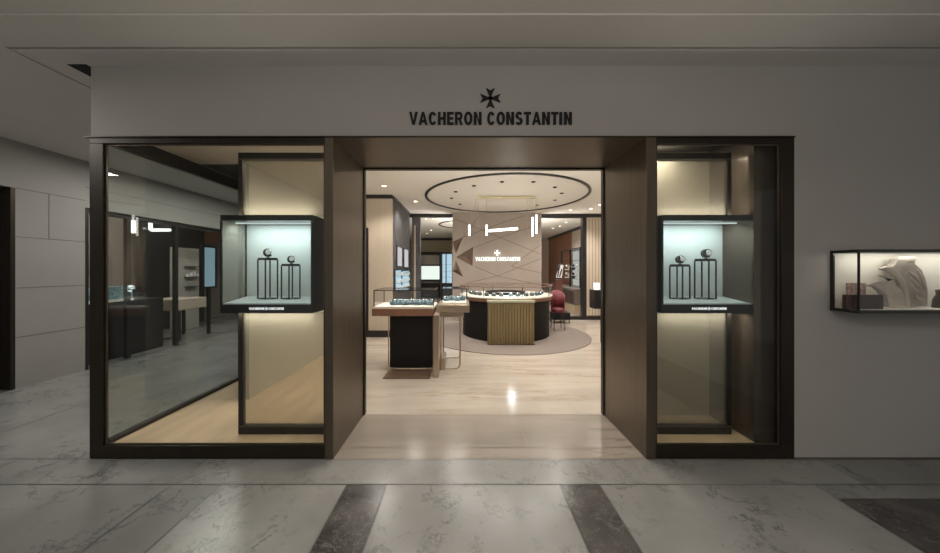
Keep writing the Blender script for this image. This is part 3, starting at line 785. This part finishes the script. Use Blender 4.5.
for y in (YG+.02, YG+.56):
    lg = MB(); lg.tube([(xa, y, dz0-.051), (xa, y, .03), (xa+.02, y, .02), (xb-.05, y, .03), (xb-.015, y, .045), (xb, y, .09), (xb, y, dz0-.051)], .011, 8)
    lg.build('loop_leg', M['champ'], root)
cx0, cx1 = GX(441.5, 4.5), GX(467.3, 4.5); cy0, cy1 = 4.5, 5.02; cz = GZ(288.5, 4.5)
MB().box(cx0, cx1, cy0, cy1, dz1+.001, dz1+.03).build('display_bed', M['cream'], root)
fr = MB()
for (x, y) in ((cx0, cy0), (cx1-e, cy0), (cx0, cy1-e), (cx1-e, cy1-e)): fr.box(x, x+e, y, y+e, dz1+.03, cz-e)
for y in (cy0, cy1-e): fr.box(cx0, cx1, y, y+e, cz-e, cz)
for x in (cx0, cx1-e): fr.box(x, x+e, cy0+e, cy1-e, cz-e, cz)
fr.build('case_frame', M['blackm'], root)
gm = MB(); gm.box(cx0+e, cx1-e, cy0+.004, cy0+.008, dz1+.03, cz-e); gm.box(cx0+e, cx1-e, cy1-.008, cy1-.004, dz1+.03, cz-e); gm.box(cx0+e, cx1-e, cy0+e, cy1-e, cz-.008, cz-.004)
gm.build('case_glass', M['glass'], root)
case_lamp((cx0+cx1)/2, cy0+.03, cz-.015, .3, .8, root)
for k in range(4):
    put(cx0+.06+.083*k, cy0+.16+.09*(k % 2), dz1+.031, PI+random.uniform(-.3, .3), 1.3, 'small watch on a dark cushion inside the small case of the champagne desk', 'watches in the small desk case')

# ---- pendant lamp
YQ = 6.67
root = empty('pendant_lamp', (GX(506, YQ), YQ, ZS), 'pendant lamp of slim white light tubes on a brass bar over the counter', 'lamp')
MB().tube([(GX(477, YQ), YQ, GZ(197.5, YQ)), (GX(535.5, YQ), YQ, GZ(197.5, YQ))], .022, 8).build('canopy_bar', plain('brass', (.45, .38, .22), .35, .8), root)
for (px, y2) in ((477, 229), (478.5, 229), (527, 229), (532.5, 218), (536, 215)): MB().tube([(GX(px, YQ), YQ, GZ(198, YQ)), (GX(px, YQ), YQ, GZ(y2, YQ))], .0035, 5).build('cable', M['champ'], root)
for px in (482, 530): MB().tube([(GX(px, YQ), YQ, ZS-.001), (GX(px, YQ), YQ, GZ(197, YQ))], .004, 5).build('cable', M['champ'], root)
for (px, ya_, yb_) in ((469.3, 225, 235.5), (486.6, 225, 235.3), (532.5, 217.5, 236), (536.3, 215, 233.5)):
    MB().tube([(GX(px, YQ), YQ, GZ(yb_, YQ)), (GX(px, YQ), YQ, GZ(ya_, YQ))], .019, 10).build('light_tube', M['lamp'], root)
MB().tube([(GX(489, YQ), YQ, GZ(230.8, YQ)), (GX(516, YQ), YQ-.2, GZ(229.8, YQ))], .025, 10).build('light_tube', M['lamp'], root)
MB().tube([(GX(469.3, YQ), YQ, GZ(225, YQ)), (GX(477, YQ), YQ, GZ(198, YQ))], .003, 5).build('cable', M['champ'], root); MB().tube([(GX(486.6, YQ), YQ, GZ(225, YQ)), (GX(486.6, YQ), YQ, GZ(198, YQ))], .003, 5).build('cable', M['champ'], root)

# ---- downlights
def downlight(px, py, lit, i, label, group, power=0):
    Y = (ZS-H)*F/(VY-py); x = GX(px, Y)
    root = empty('downlight', (x, Y, ZS), label, 'light', group)
    q_ = 1. if lit else .6
    MB().lathe([(.045*q_, ZS-.012), (.065*q_, ZS-.012), (.065*q_, ZS-.001), (.045*q_, ZS-.001), (.045*q_, ZS-.012)], (x, Y), 20).build('trim_ring', M['beige'] if lit else M['bronze'], root)
    MB().lathe([(0, ZS-.004), (.045*q_, ZS-.004)], (x, Y), 20).build('lens', M['spot'] if lit else M['dark'], root)
    if power:
        l = bpy.data.lights.new('spot', 'SPOT'); l.energy = power; l.spot_size = 2.3; l.spot_blend = .6; l.shadow_soft_size = .045; l.color = (1, .94, .86)
        o = bpy.data.objects.new('spot', l); COL.objects.link(o); o.location = (0, 0, -.02); o.parent = root
for px, py in ((384, 185.5), (415.5, 201), (570.5, 210), (591, 208.5), (600, 204.5)):
    downlight(px, py, True, 0, 'lit downlight in the shop ceiling outside the ring', 'lit downlights around the ceiling ring', 55)
for px, py in ((426, 218.5), (433, 218.5), (427, 233), (431, 230), (552.6, 228), (566, 222), (573, 229), (560, 226)):
    downlight(px, py, True, 0, 'lit downlight in the ceiling of the rooms beyond the black header', 'lit downlights in the rear rooms', 40)
for px, py in ((455.7, 191.6), (474, 185.6), (502, 181.6), (533.4, 181.6), (555, 187), (561.7, 193), (555, 200), (537, 205), (460, 204), (451.5, 198)):
    downlight(px, py, False, 0, 'small dark downlight inside the black ceiling ring', 'dark downlights inside the ceiling ring', 34)
for (px, py) in ((400, 150), (470, 140), (560, 145), (650, 165)):       # nearer the entrance, above the soffit line
    downlight(px, py, True, 0, 'lit downlight in the shop ceiling just inside the entrance', 'downlights inside the entrance', 40)

# ---- wall vitrines on the slate wall
def vit(yc0, yc1, pz0, pz1, label, mat):
    dp = .10 if pz1 < 1.45 else .025
    x = XL
    root = empty('wall_vitrine', (x, (yc0+yc1)/2, pz0), label, 'vitrine')
    m_ = MB(); e = .02
    m_.box(x+.001, x+dp, yc0, yc1, pz0, pz0+e); m_.box(x+.001, x+dp, yc0, yc1, pz1-e, pz1)
    m_.box(x+.001, x+.02, yc0, yc0+e, pz0+e, pz1-e); m_.box(x+.001, x+.02, yc1-e, yc1, pz0+e, pz1-e)
    m_.build('frame', M['black'], root)
    MB().box(x+.001, x+.015, yc0+e, yc1-e, pz0+e, pz1-e).build('back_panel', mat, root)
    if dp > .05:
        for k in (1, 2):
            z = pz0+(pz1-pz0)*k/3; MB().box(x+.016, x+.09, yc0+e, yc1-e, z, z+.008).build('shelf', M['glass_side'], root)
    return root
def YX(px): return XL*F/(px-VX)
pl_ = glow('poster_light', (.55, .52, .53), .8)
vit(YX(396.5), YX(401.5), 1.50, 1.98, 'pale upright lit panel on the slate wall, nearest the beige pier', pl_)
vit(YX(403.5), YX(407.8), 1.48, 1.98, 'pale upright lit panel on the slate wall, farther of the two', pl_)
va = vit(YX(394.6), YX(400.8), .97, 1.44, 'blue lit glass vitrine below the nearest pale panel on the slate wall', M['litblue'])
vb = vit(YX(401.5), YX(408.5), .97, 1.42, 'blue lit glass vitrine below the farther pale panel on the slate wall', M['litblue'])
for nm, y0_, y1_ in (('nearer', YX(394.6), YX(400.8)), ('farther', YX(401.5), YX(408.5))):
    for z in (.993, 1.142, 1.30):
        for k in range(3):
            yy = y0_+(y1_-y0_)*(k+.8)/3.6
            m_ = MB(); m_.box(XL+.03, XL+.075, yy-.05, yy+.05, z, z+.03); m_.ball((XL+.052, yy, z+.05), .025, 8)
            tag(m_.build('watch_display', M['whitedial']), 'small pale watch stand on a shelf of the %s blue vitrine' % nm, 'watch stand', 'watch stands in the %s slate wall vitrine' % nm)
# ---- far left cabinet and blue screen
YC = 15.6
root = empty('display_cabinet', (GX(430, YC), YC, 0), 'tall lit white display cabinet at the far left end of the shop', 'cabinet')
m_ = MB(); x0, x1 = GX(421, YC), GX(439.5, YC)
m_.box(x0, x1, YC, YC+.25, 0, GZ(283, YC)); m_.box(x0-.05, x0, YC, YC+.25, 0, GZ(254, YC)); m_.box(x1, x1+.05, YC, YC+.25, 0, GZ(254, YC))
for a_, b_ in ((254, 255), (264.5, 266), (279.5, 281)): m_.box(x0, x1, YC, YC+.25, GZ(b_, YC), GZ(a_, YC))
m_.build('carcass', M['black'], root)
MB().box(x0, x1, YC+.20, YC+.23, GZ(279.5, YC), GZ(266, YC)).build('lit_panel', M['litwhite'], root)
MB().box(x0, x1, YC+.20, YC+.23, GZ(264.5, YC), GZ(255, YC)).build('back_panel', M['cream'], root)
MB().box(x0, x1, YC+.20, YC+.23, GZ(283, YC), GZ(281, YC)).build('lower_panel', M['cream'], root)
YD = 11.
root = empty('glass_cabinet', (GX(447, YD), YD, 0), 'blue lit glass cabinet between the white cabinet and the taupe wall', 'cabinet')
x0, x1 = GX(441, YD), GX(452.5, YD)
m_ = MB(); m_.box(x0, x1, YD, YD+.3, 0, .95); m_.box(x0, x0+.04, YD, YD+.3, .95, GZ(254, YD)); m_.box(x1-.02, x1, YD, YD+.3, .95, GZ(254, YD)); m_.box(x0+.16, x0+.19, YD, YD+.3, .95, GZ(254, YD)); m_.box(x0, x1, YD, YD+.3, GZ(254, YD), GZ(253, YD))
m_.build('carcass', M['black'], root)
MB().box(x0+.04, x1-.02, YD+.25, YD+.29, .95, GZ(254, YD)).build('back_panel', M['litblue'], root)
for z in (1.15, 1.35, 1.6): MB().box(x0+.04, x1-.02, YD+.02, YD+.24, z, z+.012).build('shelf', M['glass_side'], root)

# ---- right: chair, bench, picture, shelves
YK = 7.15; kx = GX(560.5, YK)
root = empty('red_chair', (kx, YK+.2, .0), 'red upholstered chair with slim black legs right of the round counter', 'chair')
sb = MB(); n = 14; zb, zt_ = .50, 1.0
vs = []; fs = []
for i in range(n+1):
    a = math.radians(200-220*i/n+90+0)
    a = math.radians(-20+220*i/n)
    for (r_, z) in ((.155, zb), (.172, zt_-.06-.16*(1-math.sin(max(0, min(PI, math.radians(180*i/n)))))), (.145, zt_-.065-.16*(1-math.sin(math.radians(180*i/n)))), (.132, zb)):
        vs.append((kx+r_*math.cos(a), YK+.22+r_*math.sin(a)*.95, z))
for i in range(n):
    for q_ in range(4): fs.append((4*i+q_, 4*i+(q_+1) % 4, 4*i+4+(q_+1) % 4, 4*i+4+q_))
fs += [(0, 3, 2, 1), (4*n, 4*n+1, 4*n+2, 4*n+3)]
sb.add(vs, fs, 0, True); sb.build('backrest', M['red'], root)
MB().lathe([(0, .42), (.13, .42), (.155, .45), (.155, .50), (.13, .53), (0, .535)], (kx, YK+.22), 28).build('seat', M['red'], root)
for sx_, sy_ in ((-1, -1), (1, -1), (-1, 1), (1, 1)):
    MB().tube([(kx+.10*sx_, YK+.22+.10*sy_, .419), (kx+.125*sx_, YK+.22+.13*sy_, .0135)], [.013, .009], 8).build('leg', M['black'], root)
ob = MB(); yy = 8.2; ob.box(GX(553.5, yy), GX(570.5, yy), yy, yy+.4, GZ(320, yy), GZ(313, yy)); 
root = empty('low_bench', (GX(562, yy), yy+.2, 0), 'low black bench behind the red chair', 'bench')
ob.build('seat', M['blackleather'], root, .01)
for sx_ in (GX(554.5, yy), GX(569.5, yy)):
    for sy_ in (yy+.03, yy+.37): MB().box(sx_-.01, sx_+.01, sy_-.01, sy_+.01, .001, GZ(320, yy)).build('leg', M['black'], root)
# cabinets along the far right wall
yc = 11.4
root = empty('drawer_cabinet', (3.9, 12, 0), 'long dark drawer cabinet along the far right wall', 'cabinet')
zc0, zc1 = .28, .80
MB().box(3.55, 4.34, 10.0, 14.0, zc0, zc1).build('body', M['cabgrey'], root, .01)
for k in range(4): MB().box(3.535, 3.549, 10.05+k, 10.95+k, zc0+.04, zc1-.06).build('drawer', M['walnut_dk'], root)
MB().box(3.6, 4.34, 10.05, 13.95, .001, zc0-.001).build('plinth', plain('beige_plinth', (.60, .50, .36), .5), root)  # plinth in a plain lighter beige
root = empty('shelf_display', (4.2, 11.3, .80), 'glass shelf display with pale goods on the dark drawer cabinet', 'shelf')
m_ = MB()
for y in (10.3, 11.3, 12.3): m_.box(3.85, 3.9, y, y+.05, .802, 2.15)
m_.box(3.85, 4.34, 10.3, 12.35, 2.15, 2.18)
m_.build('frame', M['black'], root)
for z in (1.1, 1.4, 1.75): MB().box(3.86, 4.34, 10.35, 12.3, z, z+.015).build('shelf', M['glass_side'], root)
MB().box(4.32, 4.345, 10.35, 12.3, .81, 2.14).build('back_panel', glow('shelf_back_light', (.85, .86, .82), .35), root)
for z in (1.116, 1.416):
    for k in range(5):
        y = 10.5+.38*k; m_ = MB(); m_.box(3.95, 4.05, y, y+.16, z, z+.03+.06*((k*7+int(z*10)) % 3)); m_.ball((4.0, y+.08, z+.16), .05, 8)
        tag(m_.build('boxed_goods', [M['whitedial'], M['dialblack'], M['cream']][(k+int(z*10)) % 3]), 'small goods on the %s glass shelf at the far right wall' % ('lower' if z < 1.3 else 'middle'), 'goods', 'goods on the %s glass shelf' % ('lower' if z < 1.3 else 'middle'))
ya_ = 9.6
root = empty('picture_frame', (GX(560, ya_), ya_, 1.0), 'black and white picture on a stand above the red chair', 'picture')
A = [P(555.5, 278.5, ya_), P(562, 279, ya_), P(564, 264, ya_), P(558.5, 263.5, ya_)]
MB().prism(A, (0, .03, 0)).build('frame', M['black'], root)
ins = MB(); c0 = sum(A, Vector())/4
ins.prism([c0+(a-c0)*.86+Vector((0, -.006, 0)) for a in A], (0, .004, 0)); ins.build('print', M['whitedial'], root)
bz = MB(); 
for (a, b_) in (((557.5, 277), (560, 264.8)), ((559.5, 277), (561.8, 269)), ((558, 271), (559.6, 265))): 
    bz.tube([P(a[0], a[1], ya_-.012), P(b_[0], b_[1], ya_-.012)], .02, 6)
bz.build('black_stroke', M['black'], root)
MB().box(GX(556, ya_), GX(562.5, ya_), ya_+.0, ya_+.3, .002, GZ(279.4, ya_)).build('stand', plain('red_brown_stand', (.12, .04, .03), .5), root)
# box sconce showcase by the right jamb
ys_ = 6.0
root = empty('hanging_case', (GX(599, ys_), ys_+.1, GZ(308.5, ys_)), 'small black display case with lit white item beside the right jamb', 'showcase')
MB().box(GX(594.7, ys_), GX(606, ys_), ys_, ys_+.25, GZ(309, ys_), GZ(290, ys_)).build('body', M['black'], root, .005)
MB().box(GX(597, ys_), GX(601, ys_), ys_+.06, ys_+.16, GZ(290, ys_)+.001, GZ(283, ys_)).build('lit_item', glow('lit_item', (1, 1, .92), 1.1), root)
gm = MB(); gm.box(GX(595, ys_), GX(606, ys_), ys_+.005, ys_+.009, GZ(290, ys_), GZ(279, ys_)); gm.build('glass_cover', M['glass'], root)
MB().box(GX(603.5, ys_), GX(605.5, ys_), ys_+.1, ys_+.14, .002, GZ(309, ys_)-.001).build('post', M['black'], root)

# ================================================================== shop across the side corridor, seen through the bay glass
def YS(px, X=WX): return X*F/(px-VX)
w = MB(); w.box(-7.6, -7.5, 3.4, 11, 0, 3.0); w.box(-7.5, WX-.2, 3.4, 3.5, 0, 3.0); w.box(-7.5, WX-.2, 10.9, 11, 0, 3.0); w.box(-7.6, WX-.2, 3.4, 11, 3.0, 3.1)
struct('wall_other_shop', w, M['mallbeige'])
w = MB(); w.add([(-7.5, 3.5, 0), (WX, 3.5, 0), (WX, 10.9, 0), (-7.5, 10.9, 0)], [(0, 1, 2, 3)]); struct('floor_other_shop', w, M['mwhite3'])
w = MB()
w.box(WX-.2, WX-.02, yb, yb+.06, 0, 2.33); w.box(WX-.16, WX-.04, yb+.06, 10.6, 2.27, 2.33)
for px in (131.5, 179): w.box(WX-.1, WX-.04, YS(px)-.03, YS(px)+.03, 0, 2.27)
sw = struct('window_4', w, M['black'])
# dark panels
MB()
w = MB(); w.box(-7.3, -7.2, 6.9, 8.6, 0, 2.6); struct('wall_dark_panel', w, M['black'])
root = empty('other_shop_counter', (WX-.3, 5.2, 0), 'dark counter with teal glass case in the shop across the corridor', 'counter')
MB().box(WX-.60, WX-.22, yb+.1, YS(180)-.1, .002, .92).build('base', M['black'], root, .005)
MB().box(WX-.62, WX-.21, yb+.1, YS(146), .921, .96).build('slab', M['caseback'], root)
MB().box(WX-.60, WX-.23, yb+.1, YS(146), .961, 1.16).build('teal_case', plain('teal_case', (.20, .33, .36), .25, var=.75, scale=18, stretch=(1, 1.5, 6)), root)
root = empty('other_shop_desk', (WX-.5, 7, 0), 'beige desk with dark legs in the shop across the corridor', 'desk')
MB().box(WX-.9, WX-.25, YS(176)+.3, YS(218), .62, .84).build('top', plain('desk_beige', (.42, .36, .29), .5), root, .01)
for px in (176, 208):
    y = YS(px)+.35
    MB().box(WX-.32, WX-.28, y, y+.06, .002, .619).build('leg', M['black'], root)
    MB().box(WX-.88, WX-.84, y, y+.06, .002, .619).build('leg', M['black'], root)
root = empty('display_rack', (-6.9, 8.2, 0), 'pale display rack with small dark goods in the shop across the corridor', 'rack')
X = -6.6; ya2, yb2 = YS(172, X), YS(199, X)
MB().box(X-.05, X, ya2, yb2, .01, 1.95).build('board', plain('rack_board', (.40, .38, .35), .5), root)
for z in (1.02, 1.25, 1.5): MB().box(X, X+.12, ya2+.3, yb2-.1, z, z+.015).build('shelf', M['black'], root)
for k in range(4):
    y = ya2+.32+k*.085; m_ = MB(); m_.box(X+.03, X+.08, y, y+.045, 1.266, 1.33+.03*(k % 3)); tag(m_.build('watch_display', M['whitedial']), 'tiny pale goods on the rack shelf in the shop across the corridor', 'goods', 'goods on the rack across the corridor')
ya2, yb2 = YS(202, X), YS(217, X)
root = empty('video_screen', (X, (ya2+yb2)/2, .9), 'blue lit screen beside the pale rack in the shop across the corridor', 'screen')
MB().box(X-.06, X, ya2, yb2, .95, 2.05).build('frame', M['black'], root)
MB().box(X+.0, X+.01, ya2+.08, yb2-.08, 1.0, 2.0).build('display', M['greyscreen'], root)
MB().box(X-.05, X-.01, (ya2+yb2)/2-.05, (ya2+yb2)/2+.05, .002, .949).build('stand', M['black'], root)
# chair silhouettes
X = -6.9; y = YS(172, X)-1.2
root = empty('lounge_chair', (X, y, 0), 'low dark lounge chair behind the beige desk across the corridor', 'chair')
MB().box(X-.25, X+.2, y-.1, y+.5, .38, .48).build('seat', M['blackleather'], root, .03)
MB().prism([(X+.22, y-.1, .45), (X+.22, y+.5, .45), (X+.22, y+.35, 1.02), (X+.22, y-.05, 1.08)], (-.08, 0, 0)).build('backrest', M['blackleather'], root, .02)
for sx_ in (-.2, .15):
    for sy_ in (-.05, .45): MB().tube([(X+sx_, y+sy_, .38), (X+sx_, y+sy_, .002)], .015, 6).build('leg', M['black'], root)
# pendant lamps there
X = -6.2
def PX(px, py, X): Y = YS(px, X); return Vector((X, Y, GZ(py, Y)))
for nm, pl in (('upright white light tube hanging in the shop across the corridor', [(133.5, 213), (133.5, 233)]),
               ('L-shaped white light tube hanging in the shop across the corridor', [(150.5, 217), (150.5, 229.5), (151.5, 230), (170, 230)])):
    root = empty('tube_lamp', PX(pl[0][0], pl[0][1], X), nm, 'lamp')
    MB().tube([PX(a, b_, X) for a, b_ in pl], .032, 8).build('light_tube', glow('tube_glow', (1, .97, .93), 1.6), root)
    p_ = PX(pl[0][0], pl[0][1], X); MB().tube([p_, (p_.x, p_.y, 2.99)], .004, 5).build('cable', M['champ'], root)
for px in (190, 206):
    p_ = PX(px, 226, -6.9); root = empty('warm_spotlight', p_, 'small warm ceiling spotlight in the shop across the corridor', 'light', 'warm spotlights across the corridor')
    MB().ball(p_, .05, 10).build('bulb', glow('warm_glow', (1, .8, .6), 3.), root); MB().tube([p_+Vector((0, 0, .05)), (p_.x, p_.y, 2.99)], .01, 6).build('stem', M['black'], root)
w = MB(); w.box(-7.49, -7.42, YS(176, -7.42), YS(235, -7.42), 2.2, 2.75); struct('wall_walnut_band', w, M['wood'])

# ================================================================== LIGHT
wd = bpy.data.worlds.new('World'); SC.world = wd; wd.use_nodes = True
bg = wd.node_tree.nodes['Background']; bg.inputs[0].default_value = (1, .98, .94, 1); bg.inputs[1].default_value = .17
def area(name, loc, sx, sy, e, col, rot=(0, 0, 0)):
    l = bpy.data.lights.new(name, 'AREA'); l.shape = 'RECTANGLE'; l.size = sx; l.size_y = sy; l.energy = e; l.color = col
    o = bpy.data.objects.new(name, l); COL.objects.link(o); o.location = loc; o.rotation_euler = rot
area('mall_fill', (.0, -.3, 2.95), 2.4, .5, 12, (1, .93, .85))  # added fill over the camera, out of view
area('mall_ceiling_fill', (.3, -.6, 2.3), 3.6, .4, 50, (1, .94, .86), (PI, 0, 0))  # added upward fill, out of view, to brighten the mall ceiling
area('mall_fill', (0.3, -2.4, 2.9), 4., .6, 16, (1, .95, .88))  # second added fill, behind the camera
area('corridor_fill', (-4.1, 6.0, 2.95), .4, 3, 60, (1, .95, .88))  # added fill to lift the dark side corridor
area('corridor_fill', (-4.4, 1.75, 2.95), .8, .6, 32, (1, .95, .88))  # added fill left of the view, for left wall and floor
area('bay_light', (-1.55, 3.3, 2.52), .12, .5, 4.5, (1, .95, .87))
area('bay_light', (1.75, 2.76, 2.52), .3, .06, 5.0, (1, .95, .87))
area('shop_ceiling_fill', (1.4, 3.25, 2.62), 4.5, .12, 70, (1, .94, .86), (PI-.75, 0, 0))  # added fill hidden above the portal soffit, brightens the shop ceiling
area('rear_ceiling_fill', (1., 9.6, 1.6), 2.0, .3, 90, (1, .94, .86), (PI, 0, 0))  # added fill hidden behind the feature wall, for the rear ceilings
area('other_shop_light', (-6.4, 6.5, 2.95), .5, 3., 34, (1, .92, .82))

# ================================================================== CAMERA
cam = bpy.data.cameras.new('Camera'); co = bpy.data.objects.new('Camera', cam); COL.objects.link(co)
co.location = (0, 0, H); co.rotation_euler = (PI/2, 0, 0)
cam.sensor_fit = 'HORIZONTAL'; cam.sensor_width = 36; cam.lens = F/940*36; cam.clip_start = .05; cam.clip_end = 100
cam.shift_x = (470-VX)/940; cam.shift_y = -(276.5-VY)/940
SC.camera = co
SC.view_settings.view_transform = 'Standard'; SC.view_settings.look = 'None'; SC.view_settings.gamma = 1; SC.view_settings.exposure = .45
SC.view_settings.use_curve_mapping = False
SC.cycles.max_bounces = 10; SC.cycles.transparent_max_bounces = 24
SC.cycles.sample_clamp_indirect = 4
SC.cycles.use_denoising = True
